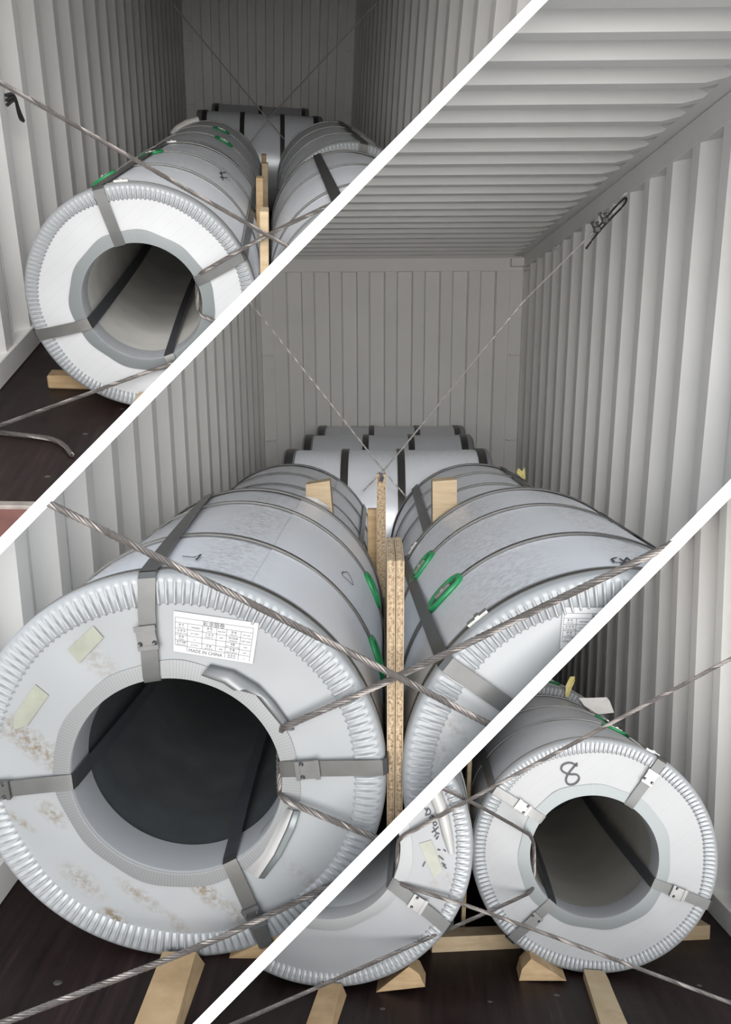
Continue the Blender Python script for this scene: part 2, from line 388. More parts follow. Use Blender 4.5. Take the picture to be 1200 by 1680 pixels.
            for j in (-1, 1):
                V, Fc = [], []; cc = c + tg*w*0.42*j - rd*0.012 - yy*0.007
                for k in range(3):
                    V += [tuple(cc + (rd*math.cos(q)+tg*math.sin(q))*0.006*(1-k*0.3) - yy*0.004*k) for q in [2*PI*i/8 for i in range(8)]]
                for k in range(2): Fc += [(k*8+i, k*8+(i+1) % 8, k*8+8+(i+1) % 8, k*8+8+i) for i in range(8)]
                Fc.append(tuple(16+i for i in range(8)))
                V2 = [v for v in V]; bpy_o = part(st, 'clip_tab', V2, Fc, 'strap_light', 60)
        return st
    def sheet(s, name, outer, inner, mat, dyo=-0.012, dyi=-0.012, label=None, bulge=0.0):   # a strip of loose sheet between two pixel curves on the face
        a = [s.face(p[0], p[1], (p[2] if len(p) > 2 else dyo)) for p in outer]; b = [s.face(p[0], p[1], (p[2] if len(p) > 2 else dyi)) for p in inner]
        rows = []
        for p, q in zip(a, b):
            row = []
            for k in range(5):
                v = p.lerp(q, k/4); v.y -= bulge*math.sin(PI*k/4); row.append(v)
            rows.append(row)
        V, Fc = [], []; grid(V, Fc, rows)
        o = part(s.root, name, V, Fc, mat, 60, label)
        md = o.modifiers.new('thickness', 'SOLIDIFY'); md.thickness = 0.0015
        return o
    def pen(s, strokes, w=0.004, on_body=False, name='marker_writing', mat='ink', label='black marker handwriting'):
        V, Fc = [], []
        for st in strokes:
            if on_body:
                ah = [s.hit(*p) for p in st]; P = [s.P(a, s.R+0.002, y) for a, y in ah]; N = [(s.P(a, s.R+1, y)-s.P(a, s.R, y)).normalized() for a, y in ah]
            else:
                P = [s.face(p[0], p[1], -0.0045) for p in st]; N = [Vector((0,-1,0))]*len(P)
            rows = []
            for i, p in enumerate(P):
                t = (P[min(i+1, len(P)-1)]-P[max(i-1, 0)]).normalized(); sd = t.cross(N[i]).normalized()*w/2
                rows.append([p-sd, p-sd+N[i]*0.001, p+sd+N[i]*0.001, p+sd])
            grid(V, Fc, rows, False, True)
        return part(s.root, name, V, Fc, mat, 0, label)

stained('sleeve', (0.29, 0.30, 0.315), [])

# ------------------------------------------------------------------ the setting: three container interiors
W = 1.175; HC = 2.3917
def corr(y0, y1, p, fr=(0.26, 0.24, 0.26, 0.24), ph=0.0):      # trapezoid profile along y: (y, 0 proud .. 1 recessed)
    out = []; y = y0 + ph
    while y < y1:
        out += [(y, 0), (y+p*fr[0], 0), (y+p*(fr[0]+fr[1]), 1), (y+p*(fr[0]+fr[1]+fr[2]), 1)]; y += p
    out.append((y, 0)); return out
def side_wall(bay, name, sgn, y0, y1, pitch, seams, ph=0.0):
    V, Fc = [], []; pr = corr(y0, y1, pitch, ph=ph)
    grid(V, Fc, [[Vector((sgn*(W+0.060*d), y, z)) for (y, d) in pr] for z in (0.10, 1.2, HC-0.085)])
    o = solo(bay, name, V, Fc, 'paint', smooth=20, kind='structure')
    for nm, z0, z1, a, b in (('top_rail', HC-0.085, HC+0.02, -0.006, 0.07), ('bottom_rail', 0.0, 0.11, -0.012, 0.07)):
        V, Fc = [], []; x0, x1 = sorted((sgn*(W+a), sgn*(W+b))); box(V, Fc, (x0, y0, z0), (x1, y1, z1), 0.004)
        part(o, nm, V, Fc, 'paint', 30)
    for k in seams:
        V, Fc = [], []; y = y0 + ph + pitch*(k+0.75); x = sgn*(W+0.060)
        x0, x1 = sorted((x, x - sgn*0.004)); box(V, Fc, (x0, y-0.004, 0.1), (x1, y+0.004, HC-0.085))
        part(o, 'weld_seam', V, Fc, 'weld', 0)
    return o
def back_wall(bay, yb):
    V, Fc = [], []; xs = [(-W+0.10, 0)]; k = 0
    for k in range(8):
        a = -0.933 + 0.249*k; xs += [(a-0.014, 0), (a, 1), (a+0.120, 1), (a+0.134, 0)]
    xs.append((W-0.10, 0))
    grid(V, Fc, [[Vector((x, yb + 0.045*d, z)) for (x, d) in xs] for z in (0.0, 1.2, HC-0.10)])
    o = solo(bay, 'wall_back', V, Fc, 'paint', smooth=20, kind='structure')
    V, Fc = [], []; box(V, Fc, (-W, yb-0.004, HC-0.105), (W, yb+0.08, HC+0.02), 0.004); part(o, 'header_rail', V, Fc, 'paint')
    for sg in (-1, 1):
        V, Fc = [], []; x0, x1 = sorted((sg*(W-0.115), sg*(W+0.05))); box(V, Fc, (x0, yb-0.008, 0), (x1, yb+0.05, HC-0.10), 0.005)
        post = part(o, 'corner_post', V, Fc, 'paint')
        for z in (0.20, 0.81, 1.57):
            V, Fc = [], []; P = [Vector((sg*(W-q), yb-0.008-d, z)) for q, d in ((0.01, -0.01), (0.01, 0.03), (0.09, 0.03), (0.09, -0.01))]
            tube(V, Fc, P, 0.010, 6); part(post, 'lashing_bar', V, Fc, 'paint', 60)
        V, Fc = [], []; x0, x1 = sorted((sg*(W-0.12), sg*(W-0.005))); box(V, Fc, (x0, yb-0.10, HC-0.075), (x1, yb+0.0, HC-0.002), 0.006)
        part(o, 'corner_casting', V, Fc, 'paint')
    return o
def roof(bay, y0, y1, pitch):
    V, Fc = [], []; pr = corr(y0, y1, pitch, (0.27, 0.22, 0.29, 0.22)); rows = []
    for x, f in ((-W-0.02, 0), (-W+0.07, 0), (-W+0.15, 1), (0, 1), (W-0.15, 1), (W-0.07, 0), (W+0.02, 0)):
        rows.append([Vector((x, y, HC + 0.004 + 0.054*d*f + (0.018*(1-f)))) for (y, d) in pr])
    grid(V, Fc, rows); return solo(bay, 'ceiling', V, Fc, 'paint', smooth=20, kind='structure')
def floor(bay, y0, y1, screws):
    V, Fc = [], []; box(V, Fc, (-W-0.05, y0, -0.04), (W+0.05, y1, 0.0))
    o = solo(bay, 'floor', V, Fc, 'floor', smooth=0, kind='structure')
    V0 = [(0.011*math.cos(2*PI*i/10), 0.011*math.sin(2*PI*i/10), 0.0002) for i in range(10)] + [(0.008*math.cos(2*PI*i/10), 0.008*math.sin(2*PI*i/10), 0.0016) for i in range(10)]
    F0 = [(i, (i+1) % 10, 10+(i+1) % 10, 10+i) for i in range(10)] + [tuple(range(10, 20))]
    me = mesh('screw', V0, F0, 'clip', 60)
    for (px, py) in screws:
        p = bay.Z(px, py, 0.0); s = bpy.data.objects.new('screw', me); link(s, bay); s.parent = o; s.location = p
    return o
YA, YB, YC = 14.6575, 8.39676, 12.5
floor(BB, 1.35, YB, ((95, 1612),))
side_wall(BB, 'wall_left', -1, 1.75, YB, 0.34, (3, 8, 13), 0.1); side_wall(BB, 'wall_right', 1, 1.75, YB, 0.34, (2, 7, 12, 17), 0.12)
back_wall(BB, YB); roof(BB, 1.75, YB, 0.245)
fa = floor(BA, 2.87, YA, ((78, 782), (140, 712), (200, 671)))
side_wall(BA, 'wall_left', -1, 2.45, YA, 0.47, (4, 9), 0.0); side_wall(BA, 'wall_right', 1, 2.87, YA, 0.47, (4, 9))
back_wall(BA, YA); roof(BA, 2.87, YA, 0.35)
V, Fc = [], []; box(V, Fc, (-W-0.05, 2.85, -0.03), (W+0.05, 2.888, 0.004), 0.002); part(fa, 'sill_strip', V, Fc, 'sill_grey', 30, 'worn metal strip at the floor edge')
V, Fc = [], []; box(V, Fc, (-W-0.05, 2.45, -0.06), (W+0.05, 2.85, -0.008), 0.004); part(fa, 'door_sill', V, Fc, 'sill_red', 30, 'red brown painted steel door sill')
floor(BC, 2.3, YC, ((804, 1643), (914, 1633), (1148, 1617), (628, 1655)))
side_wall(BC, 'wall_left', -1, 2.9, YC, 0.42, ()); side_wall(BC, 'wall_right', 1, 2.9, YC, 0.42, (4, 9), 0.25)
back_wall(BC, YC); roof(BC, 2.9, YC, 0.3)

# added white border bands, built as solid wedges between the three bays
def lerp2(a, b, t): return (a[0]+(b[0]-a[0])*t, a[1]+(b[1]-a[1])*t)
def divider(name, e1, e2, d0, d1, label):
    V = []
    for d in (d0, d1):
        for (a, b) in (e1, e2):
            for t in (-0.12, 1.12):
                p = lerp2(a, b, t); r = BB.ray(*p); V.append(BB.o + r*d)
    Fc = [(0,1,3,2), (4,5,7,6), (0,1,5,4), (2,3,7,6), (0,2,6,4), (1,3,7,5)]
    o = solo(BB, name, V, Fc, 'border_white', smooth=0, kind='structure'); o['label'] = label; del BAYOF[o]
    # everything of either bay ends just inside its own side of the band
    out = []
    for f in (0.12, 0.88):
        m0, m1 = lerp2(e1[0], e2[0], f), lerp2(e1[1], e2[1], f); out.append(BB.ray(*m0).cross(BB.ray(*m1)).normalized())
    return out
n1a, n1b = divider('border_band', ((854, 20), (20, 862)), ((880, 20), (20, 890)), 2.2, 17.5, 'white slanting border band between upper and middle bay')
n2a, n2b = divider('border_band', ((1180, 806), (336, 1660)), ((1180, 836), (364, 1660)), 1.93, 14.5, 'white slanting border band between middle and lower bay')
def side_of(n, px, py): return n if BB.ray(px, py).dot(n) > 0 else -n
BA.cuts = [side_of(n1a, 100, 100)]; BB.cuts = [side_of(n1b, 1000, 300), side_of(n2a, 300, 1000)]; BC.cuts = [side_of(n2b, 1100, 1500)]

# ------------------------------------------------------------------ the coils
G = 'steel coils packed in the containers'
def face_spots(bay, x, y0, lst):
    out = []
    for (px, py, a, b, ang, st) in lst:
        p = bay.Y(px, py, y0); out.append((p.x-x, p.z, a, b, R_(ang), st))
    return out
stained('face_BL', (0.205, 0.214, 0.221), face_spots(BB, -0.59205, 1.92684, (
    (60, 1225, 0.13, 0.035, -40, 1.0), (30, 1195, 0.05, 0.03, -40, 0.9), (85, 1335, 0.045, 0.022, -45, 1.0), (135, 1445, 0.07, 0.03, -45, 0.7), (185, 1505, 0.04, 0.024, -30, 1.6),
    (335, 1460, 0.07, 0.025, -50, 1.3), (230, 1470, 0.07, 0.02, -40, 0.8), (290, 1515, 0.06, 0.018, -50, 0.6), (160, 1085, 0.07, 0.03, -45, 0.55), (385, 1500, 0.05, 0.025, -60, 0.7), (500, 1440, 0.07, 0.02, -45, 0.45), (30, 1345, 0.05, 0.012, -40, 0.8))))
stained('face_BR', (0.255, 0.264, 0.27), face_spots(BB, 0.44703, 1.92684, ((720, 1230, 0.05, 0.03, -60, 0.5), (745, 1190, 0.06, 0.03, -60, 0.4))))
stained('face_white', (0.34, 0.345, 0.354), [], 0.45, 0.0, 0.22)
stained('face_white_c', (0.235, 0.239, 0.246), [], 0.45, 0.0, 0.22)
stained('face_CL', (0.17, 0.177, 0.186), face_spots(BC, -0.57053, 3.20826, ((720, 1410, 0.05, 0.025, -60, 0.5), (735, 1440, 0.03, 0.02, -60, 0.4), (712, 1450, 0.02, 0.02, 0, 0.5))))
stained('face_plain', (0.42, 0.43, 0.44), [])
stained('wrap_dirty', (0.64, 0.662, 0.705), [(0.1, 0.95, 0.10, 0.30, 0, 0.35), (-0.25, 0.95, 0.14, 0.3, 0, 0.30)], 0.36, 0.25)
plain('wrap_c', (0.34, 0.35, 0.37), 0.38, 0.15, 0.05, 5)  # darker copy of wrap, offsets the extra light on this tilted bay's coil tops
stained('wrap_pale', (0.82, 0.85, 0.90), [(0.1, 0.9, 0.3, 0.3, 0, 0.18)], 0.34, 0.2)

# middle bay
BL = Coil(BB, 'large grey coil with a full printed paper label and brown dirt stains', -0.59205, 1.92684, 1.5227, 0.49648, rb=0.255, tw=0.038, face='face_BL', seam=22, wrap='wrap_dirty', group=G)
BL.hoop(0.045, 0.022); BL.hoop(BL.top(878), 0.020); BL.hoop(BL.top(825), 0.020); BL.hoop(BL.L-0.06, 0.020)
BR = Coil(BB, 'large grey coil with a printed label partly cut by the lower border band', 0.44703, 1.92684, 1.5227, 0.49648, rb=0.248, tw=0.040, face='face_BR', seam=-150, wrap='wrap_dirty', group=G)
def ya(c, px, py):
    a, y = c.hit(px, py); return a, y

BR.hoop(0.045, 0.022, clip=BR.hit(785, 1012)[0])
a2, y2 = ya(BR, 727, 963); BR.hoop(BR.top(877), 0.020, pad=a2, clip=a2)
a3, y3 = ya(BR, 690, 922); BR.hoop(BR.top(829), 0.020, pad=a3, clip=a3)
BR.hoop(BR.L-0.06, 0.020, clip=BR.hit(676, 880)[0])
BL.strap(R_(-4), 0.040, R_(-9), twist=0.1, face_mat='strap_light', clip=0.42, slip=-0.30)
BL.strap(R_(86), 0.040, R_(84), face_mat='strap', clip=0.25)
BL.strap(R_(156), 0.038, R_(152), face_mat='strap', clip=0.62)
BL.strap(R_(266), 0.040, R_(268), face_mat='strap_light', clip=0.70)
BR.strap(R_(-54), 0.040, R_(-54), face_mat='strap_light', slip=-0.20)
BR.strap(R_(40), 0.040, R_(40)); BR.strap(R_(140), 0.040)
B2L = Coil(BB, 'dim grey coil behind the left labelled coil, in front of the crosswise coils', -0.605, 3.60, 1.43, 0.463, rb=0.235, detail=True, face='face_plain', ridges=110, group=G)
for yy in (0.05, 0.50, 0.95, 1.37): B2L.hoop(yy, 0.018)
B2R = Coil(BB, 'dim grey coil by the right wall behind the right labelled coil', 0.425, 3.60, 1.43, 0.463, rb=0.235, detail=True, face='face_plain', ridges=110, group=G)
for yy in (0.05, 0.50, 0.95, 1.37): B2R.hoop(yy, 0.018)
B2L.strap(R_(62), 0.035); B2R.strap(R_(-45), 0.045); B2R.strap(R_(20), 0.035)
def cross(bay, label, xc, yc, R, L, straps, wrapm='wrap_pale', sq=1.0):
    c = Coil(bay, label, xc+L/2, yc, L, R, sq, rb=0.24, rz=PI/2, face='face_plain', detail=True, ridges=90, wrap=wrapm, crimp='crimp', seam=170, group=G)
    for f in straps: c.hoop(L*(1-f), 0.045 if f not in (straps[0], straps[-1]) else 0.05)
    return c
cross(BB, 'pale coil lying crosswise just behind the two rows, under the crossed thin ropes', -0.064, 5.54, 0.48, 1.25, (0.03, 0.30, 0.57, 0.96))
cross(BB, 'pale crosswise coil between two other crosswise coils, second from the middle rear wall', -0.045, 6.78, 0.482, 1.25, (0.03, 0.37, 0.64, 0.95), 'wrap')
cross(BB, 'dim crosswise coil touching the rear wall of the middle container', -0.010, 7.79, 0.485, 1.25, (0.03, 0.37, 0.68, 0.95), 'wrap')

# upper left bay
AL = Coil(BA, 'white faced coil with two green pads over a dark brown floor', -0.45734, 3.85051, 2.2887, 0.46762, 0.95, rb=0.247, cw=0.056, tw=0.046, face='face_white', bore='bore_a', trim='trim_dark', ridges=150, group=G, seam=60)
AR = Coil(BA, 'coil beside the white faced coil, cut off by the upper border band', 0.53459, 3.85051, 2.2887, 0.46762, 0.95, rb=0.247, cw=0.056, tw=0.046, face='face_white', bore='bore_a', trim='trim_dark', group=G, seam=100)
A2L = Coil(BA, 'grey coil with two green pads on top behind the white faced coil', -0.475, 6.30, 2.48, 0.452, rb=0.22, face='face_plain', group=G, ridges=120)
A2R = Coil(BA, 'grey coil by the far right wall of the upper container', 0.58, 6.30, 2.48, 0.475, rb=0.22, face='face_plain', group=G, ridges=120)
AL.hoop(0.06, 0.016, clip=AL.hit(190, 307)[0])
for py, pxp, pyp in ((270, 172, 292), (249, 248, 252)):
    yy = AL.top(py); aa = AL.hit(pxp, pyp)[0]; AL.hoop(yy, 0.016, pad=aa, clip=aa)
AL.hoop(AL.L-0.08, 0.016, clip=AL.hit(285, 233)[0])
for py in (300, 270, 249): AR.hoop(AR.top(py), 0.016)
AR.hoop(AR.L-0.08, 0.016)
for k, (f, pp) in enumerate(((0.04, None), (0.34, (371, 227)), (0.66, (365, 212)), (0.96, None))):
    aa = A2L.hit(*pp)[0] if pp else None; A2L.hoop(A2L.L*f, 0.016, pad=aa, clip=aa)
for f in (0.04, 0.34, 0.66, 0.96): A2R.hoop(A2R.L*f, 0.016)
AL.strap(R_(-17), 0.044, R_(-17), face_mat='strap_light', slip=0.05)
AL.strap(R_(63), 0.040, R_(66), face_mat='strap_light'); AL.strap(R_(251), 0.045, R_(247), face_mat='strap', inner='strap_dark'); AL.strap(R_(160), 0.042, R_(157), face_mat='strap_light')
AR.strap(R_(-24), 0.05, slip=0.0); AR.strap(R_(60), 0.045)
A2R.strap(R_(8), 0.05); A2L.strap(R_(75), 0.035)
cross(BA, 'white crosswise coil behind the two rows of the upper container', -0.073, 10.35, 0.458, 1.25, (0.06, 0.36, 0.68, 0.95))
cross(BA, 'dark crosswise coil next to the rear wall of the upper container', -0.118, 13.5, 0.438, 1.25, (0.05, 0.5, 0.95), 'wrap')

# lower right bay
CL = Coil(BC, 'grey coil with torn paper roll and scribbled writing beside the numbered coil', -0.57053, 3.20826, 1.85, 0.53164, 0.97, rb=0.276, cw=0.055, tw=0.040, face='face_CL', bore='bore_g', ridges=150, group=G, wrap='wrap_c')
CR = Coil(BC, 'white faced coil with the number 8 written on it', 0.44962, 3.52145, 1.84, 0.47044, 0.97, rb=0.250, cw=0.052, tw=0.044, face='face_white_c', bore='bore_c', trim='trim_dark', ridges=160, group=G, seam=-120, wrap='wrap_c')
C2R = Coil(BC, 'grey coil with yellow scrap and white flap behind the numbered coil', 0.47, 5.48, 1.9, 0.485, rb=0.24, face='face_plain', ridges=120, group=G)
CR.hoop(0.055, 0.018, clip=CR.hit(1052, 1225)[0])
for py, pp in ((1180, (990, 1184)), (1159, (968, 1166))):
    aa = CR.hit(*pp)[0]; CR.hoop(CR.top(py), 0.016, pad=aa, clip=aa)
CR.hoop(CR.L-0.06, 0.016); CL.hoop(0.055, 0.018); CL.hoop(0.6, 0.016)
aa = C2R.hit(905, 1120)[0]; C2R.hoop(0.5, 0.016, pad=aa, clip=aa); C2R.hoop(0.05, 0.016)
CR.strap(R_(31), 0.038, R_(30), face_mat='strap_mid', clip=0.62, twist=-0.1); CR.strap(R_(-58), 0.036, R_(-56), face_mat='strap_light', clip=0.40)
CR.strap(R_(110), 0.040, R_(111), clip=0.42, face_mat='strap_mid'); CR.strap(R_(221), 0.038, R_(219), clip=0.45, face_mat='strap_mid')
CL.strap(R_(121), 0.046, R_(117), face_mat='strap_mid', clip=0.45); CL.strap(R_(30), 0.04)

# ------------------------------------------------------------------ timber: boards, blocks, chocks
def board(bay, label, lo, hi, mat, group=None, cat='board', bev=0.003, lean=0.0, name='timber_board'):
    V, Fc = [], []; box(V, Fc, lo, hi, bev)
    if lean: V = [(x + lean*(z-lo[2]), y, z) for (x, y, z) in V]
    return solo(bay, name, V, Fc, mat, label, cat, ((lo[0]+hi[0])/2, (lo[1]+hi[1])/2, lo[2]), 20, group)
GB = 'boards wedged between the coil rows'
def laminated(label, xa, xb, y0, y1, z1, n, mats):            # boards of chipboard with pale outer skins
    t = thing(BB, 'chipboard_plank', label, 'board', ((xa+xb)/2, y0, 0), 0, GB); w = (xb-xa); xm = (xa+xb)/2
    V, Fc = [], []; box(V, Fc, (-w/2+0.002, 0, 0), (w/2-0.002, y1-y0, z1), 0.002); part(t, 'core', V, Fc, 'chipboard', 20)
    for sg in (-1, 1):
        V, Fc = [], []; x0, x1 = sorted((sg*(w/2-0.002), sg*w/2)); box(V, Fc, (x0, 0.001, 0), (x1, y1-y0-0.001, z1-0.001)); part(t, 'skin', V, Fc, mats, 0)
    return t
laminated('front left chipboard plank of the pair between the two large grey coils', -0.0895, -0.0715, 1.96, 2.25, 1.018, 1, 'pine_light')
laminated('front right chipboard plank of the pair between the two large grey coils', -0.0695, -0.0515, 1.955, 2.25, 1.019, 1, 'pine_light')
laminated('tall chipboard plank standing behind the front pair of planks', -0.118, -0.082, 3.46, 3.50, 1.045, 1, 'pine_light')
pB = BB.Y(612, 835, 3.54); board(BB, 'short board showing just left behind the tall chipboard plank', (pB.x-0.022, 3.53, 0), (pB.x+0.025, 3.57, pB.z), 'pine', GB)
def tilted(label, quad, y, th, mat):                            # a board end seen from the front, tilted as in the photo
    P = [BB.Y(px, py, y) for px, py in quad]; V, Fc = [], []; prism(V, Fc, P, (0, th, 0))
    b = (P[2]+P[3])/2; return solo(BB, 'timber_block', V, Fc, mat, label, 'wood block', b, 0, 'blocks between the coil rows')
tilted('pale wood block tilted against the foil edge of the left coil', ((502, 795), (541, 789), (546, 845), (541, 1000), (506, 1000)), 3.478, 0.10, 'pine_light')
tilted('pale wood block upright at the rear edge of the right coil', ((710, 790), (750, 787), (751, 1000), (711, 1000)), 3.478, 0.10, 'pine_light')
# upper bay boards
GA = 'boards wedged between the upper coils'
def boardA(label, pxa, pxb, py, y, dep, mat):
    a, b = BA.Y(pxa, py, y), BA.Y(pxb, py, y); return board(BA, label, (a.x, y, 0), (b.x, y+dep, a.z), mat, GA)
boardA('nearest pale board standing between the two front coils of the upper container', 426, 441, 347, 3.84, 0.14, 'pine_light')
boardA('second board between the upper coils, darker side showing', 420, 432, 292, 5.2, 0.12, 'pine')
boardA('third board between the upper coils, behind the second', 430, 440, 268, 6.42, 0.10, 'pine_light')
boardA('dark farthest board between the upper coils', 429, 437, 254, 6.9, 0.10, 'pine_dark')
# lower bay board
a, b = BC.Y(768, 1245, 3.95), BC.Y(775, 1245, 3.95)
board(BC, 'thin pale board standing between the scribbled coil and the numbered coil', (a.x, 3.95, 0), (b.x, 4.1, a.z), 'pine_light', None)

def wedge(bay, label, poly, dep, mat='pine', group='wooden chocks under the coils', name='wooden_chock'):
    """triangular chock: front outline given in pixels on the plane through its floor edge"""
    p0 = bay.Z(poly[0][0], poly[0][1], 0.0); P = [bay.Y(px, py, p0.y) for px, py in poly]
    P = [Vector((p.x, p.y, max(p.z, 0.0))) for p in P]; V, Fc = [], []; prism(V, Fc, P, (0, dep, 0))
    return solo(bay, name, V, Fc, mat, label, 'wood chock', p0, 0, group)
def stick(bay, label, quad, dep_h, mat='pine', name='timber_block'):
    """timber lying on the floor and pointing at the viewer: near and far floor points, rising to the coil"""
    (n0, n1, f0, f1) = [bay.Z(px, py, 0.0) for px, py in quad]; h0, h1 = dep_h
    V, Fc = [], []; z = lambda p, h: Vector((p.x, p.y, h))
    hexa(V, Fc, [z(n0, 0), z(n1, 0), z(f1, 0), z(f0, 0)], [z(n0, h0), z(n1, h0), z(f1, h1), z(f0, h1)])
    return solo(bay, name, V, Fc, mat, label, 'wood block', (n0+f1)/2, 0, 'timber ends under the coil fronts')
def block_y(bay, label, pxl, pxr, pytop, ytop, h, ynear, mat='pine'):
    """square timber lying along the container under a coil front; its top far edge shows at (pxl..pxr, pytop)"""
    a, b = bay.Y(pxl, pytop, ytop), bay.Y(pxr, pytop, ytop); V, Fc = [], []
    hexa(V, Fc, [(a.x-0.012, ynear, 0), (b.x+0.004, ynear, 0), (b.x+0.02, ytop, 0), (a.x, ytop, 0)], [(a.x-0.012, ynear, max(a.z-h, 0.02)), (b.x+0.004, ynear, max(a.z-h, 0.02)), (b.x, ytop, a.z), (a.x, ytop, a.z)])
    return solo(bay, 'timber_block', V, Fc, mat, label, 'wood block', ((a.x+b.x)/2, ytop, 0), 0, 'timber ends under the coil fronts')
block_y(BB, 'pine timber end pointing out from under the stained labelled coil', 267, 322, 1561, 1.90, 0.02, 1.45)
wedge(BB, 'pine chock at the lower right of the stained labelled coil', ((376, 1572), (470, 1598), (500, 1540), (462, 1530)), 0.12)
block_y(BC, 'pine timber end under the scribbled coil', 527, 561, 1611, 3.19, 0.02, 2.75, 'pine')
wedge(BC, 'triangular pine chock at the right of the scribbled coil', ((617, 1628), (698, 1619), (688, 1598), (671, 1586)), 0.12)
block_y(BC, 'pine timber end under the coil numbered 8', 958, 992, 1590, 3.50, 0.02, 3.0, 'pine_light')
wedge(BC, 'triangular pine chock at the left of the coil numbered 8', ((852, 1609), (930, 1609), (872, 1573), (857, 1590)), 0.12)
p0, p1 = BC.Z(709, 1563, 0), BC.Z(1165, 1541, 0)
V, Fc = [], []; dx = (p1-p0).normalized(); dn = Vector((-dx.y, dx.x, 0)); q = [p0, p1, p1+dn*0.10, p0+dn*0.10]
hexa(V, Fc, q, [v+Vector((0, 0, 0.062)) for v in q])
solo(BC, 'timber_beam', V, Fc, 'pine_light', 'long pine beam lying across the floor behind the coil numbered 8', 'beam', (p0+p1)/2, 0)
p0 = BA.Z(79, 638, 0); V, Fc = [], []; box(V, Fc, (p0.x, p0.y, 0), (p0.x+0.95, p0.y+0.10, 0.062), 0.006)
solo(BA, 'timber_beam', V, Fc, 'pine', 'pine beam end under the white faced coil on the brown floor', 'beam', (p0.x+0.4, p0.y, 0), 20)
block_y(BA, 'small pine timber end at the bottom of the white faced coil', 228, 245, 643, 3.83, 0.01, 3.72, 'pine_light')

# ------------------------------------------------------------------ wire ropes
RG = 'lashing wire ropes'; r1 = 0.0085
def P3(bay, lst): return [bay.Y(px, py, y) for (px, py, y) in lst]
rope(BB, 'wire_rope', P3(BB, ((30, 801, 1.78), (640, 1103, 1.862), (830, 1203, 1.872))), r1, 'thick twisted rope from the upper left to the right labelled coil', RG, sm=1)
rope(BB, 'wire_rope', P3(BB, ((1130, 880, 1.72), (655, 1110, 1.885), (482, 1186, 1.895), (466, 1193, 1.905), (459, 1202, 1.945), (459, 1296, 1.945), (464, 1310, 1.905), (488, 1322, 1.897), (610, 1372, 1.880), (680, 1400, 1.87))), r1, 'twisted rope looped through the bore of the stained labelled coil', RG, sm=1)
rope(BB, 'wire_rope', P3(BB, ((-70, 1707, 1.56), (340, 1549, 1.86), (440, 1502, 1.895), (560, 1444, 1.895))), r1, 'twisted rope slanting low across the stained labelled coil', RG, sm=1)
ra = rope(BB, 'wire_rope', [BB.Y(996, 358, 4.70), BB.Y(860, 494, 4.95), BB.Y(632, 770, 5.02), BB.Y(596, 806, 5.03)], 0.0058, 'thin rope clamped to a ring near the ceiling on the right wall', RG, pitch=0.06, step=0.02, mat='rope_light', sm=0)
rope(BB, 'wire_rope', [BB.Y(380, 458, 4.80), BB.Y(632, 775, 5.035), BB.Y(690, 842, 5.04)], 0.0058, 'thin rope falling from the left wall to the crosswise coils', RG, pitch=0.06, step=0.02, mat='rope_light', sm=0)
inv = Vector(ra.matrix_world.translation)
def local(o, p): return p - inv
hook = BB.X(1026, 322, W-0.004)
V, Fc = [], []; A, Bm, Cm = BB.Y(996, 358, 4.70), BB.Y(1020, 330, 4.72), BB.Y(1028, 318, 4.73)
L = [local(ra, p) for p in smooth_path([BB.Y(975, 381, 4.69), BB.Y(1005, 345, 4.70), BB.Y(1022, 327, 4.72), BB.Y(1029, 324, 4.75), BB.Y(1027, 334, 4.73), BB.Y(1005, 356, 4.71), BB.Y(980, 383, 4.70), BB.Y(962, 408, 4.69)], 2)]
strands(V, Fc, L, 0.0058, 0.06, 0.015); part(ra, 'rope_loop', V, Fc, 'rope_dark', 60)
for (px, py) in ((980, 377), (993, 362)):
    c = local(ra, BB.Y(px, py, 4.69)); V, Fc = [], []; box(V, Fc, (c.x-0.016, c.y-0.016, c.z-0.014), (c.x+0.016, c.y+0.010, c.z+0.014), 0.004)
    for dx in (-0.012, 0.012):
        tube(V, Fc, [c + Vector((dx-0.02, -0.012, 0.034)), c + Vector((dx, 0.0, 0.0))], 0.005, 6); tube(V, Fc, [c + Vector((dx-0.014, -0.010, 0.026)), c + Vector((dx-0.019, -0.012, 0.033))], 0.009, 6)
    part(ra, 'rope_clip', V, Fc, 'clip', 30, 'shiny wire rope clip')
def ring(bay, wallname, px, py, sg=1):
    p = bay.X(px, py, sg*(W+0.0)); V, Fc = [], []
    P = [p + Vector((-sg*(0.030*math.sin(t)), 0.045*math.cos(t), -0.020*math.sin(t))) for t in [PI*k/12 for k in range(13)]]
    tube(V, Fc, P, 0.007, 8)
    wl = [o for o in BAYOF if o.name.startswith(wallname) and BAYOF[o] is bay][0]
    o = part(wl, 'lashing_ring', V, Fc, 'weld', 60); return o
ring(BB, 'wall_right', 1027, 318); ring(BB, 'wall_right', 917, 403); ring(BB, 'wall_right', 868, 440)
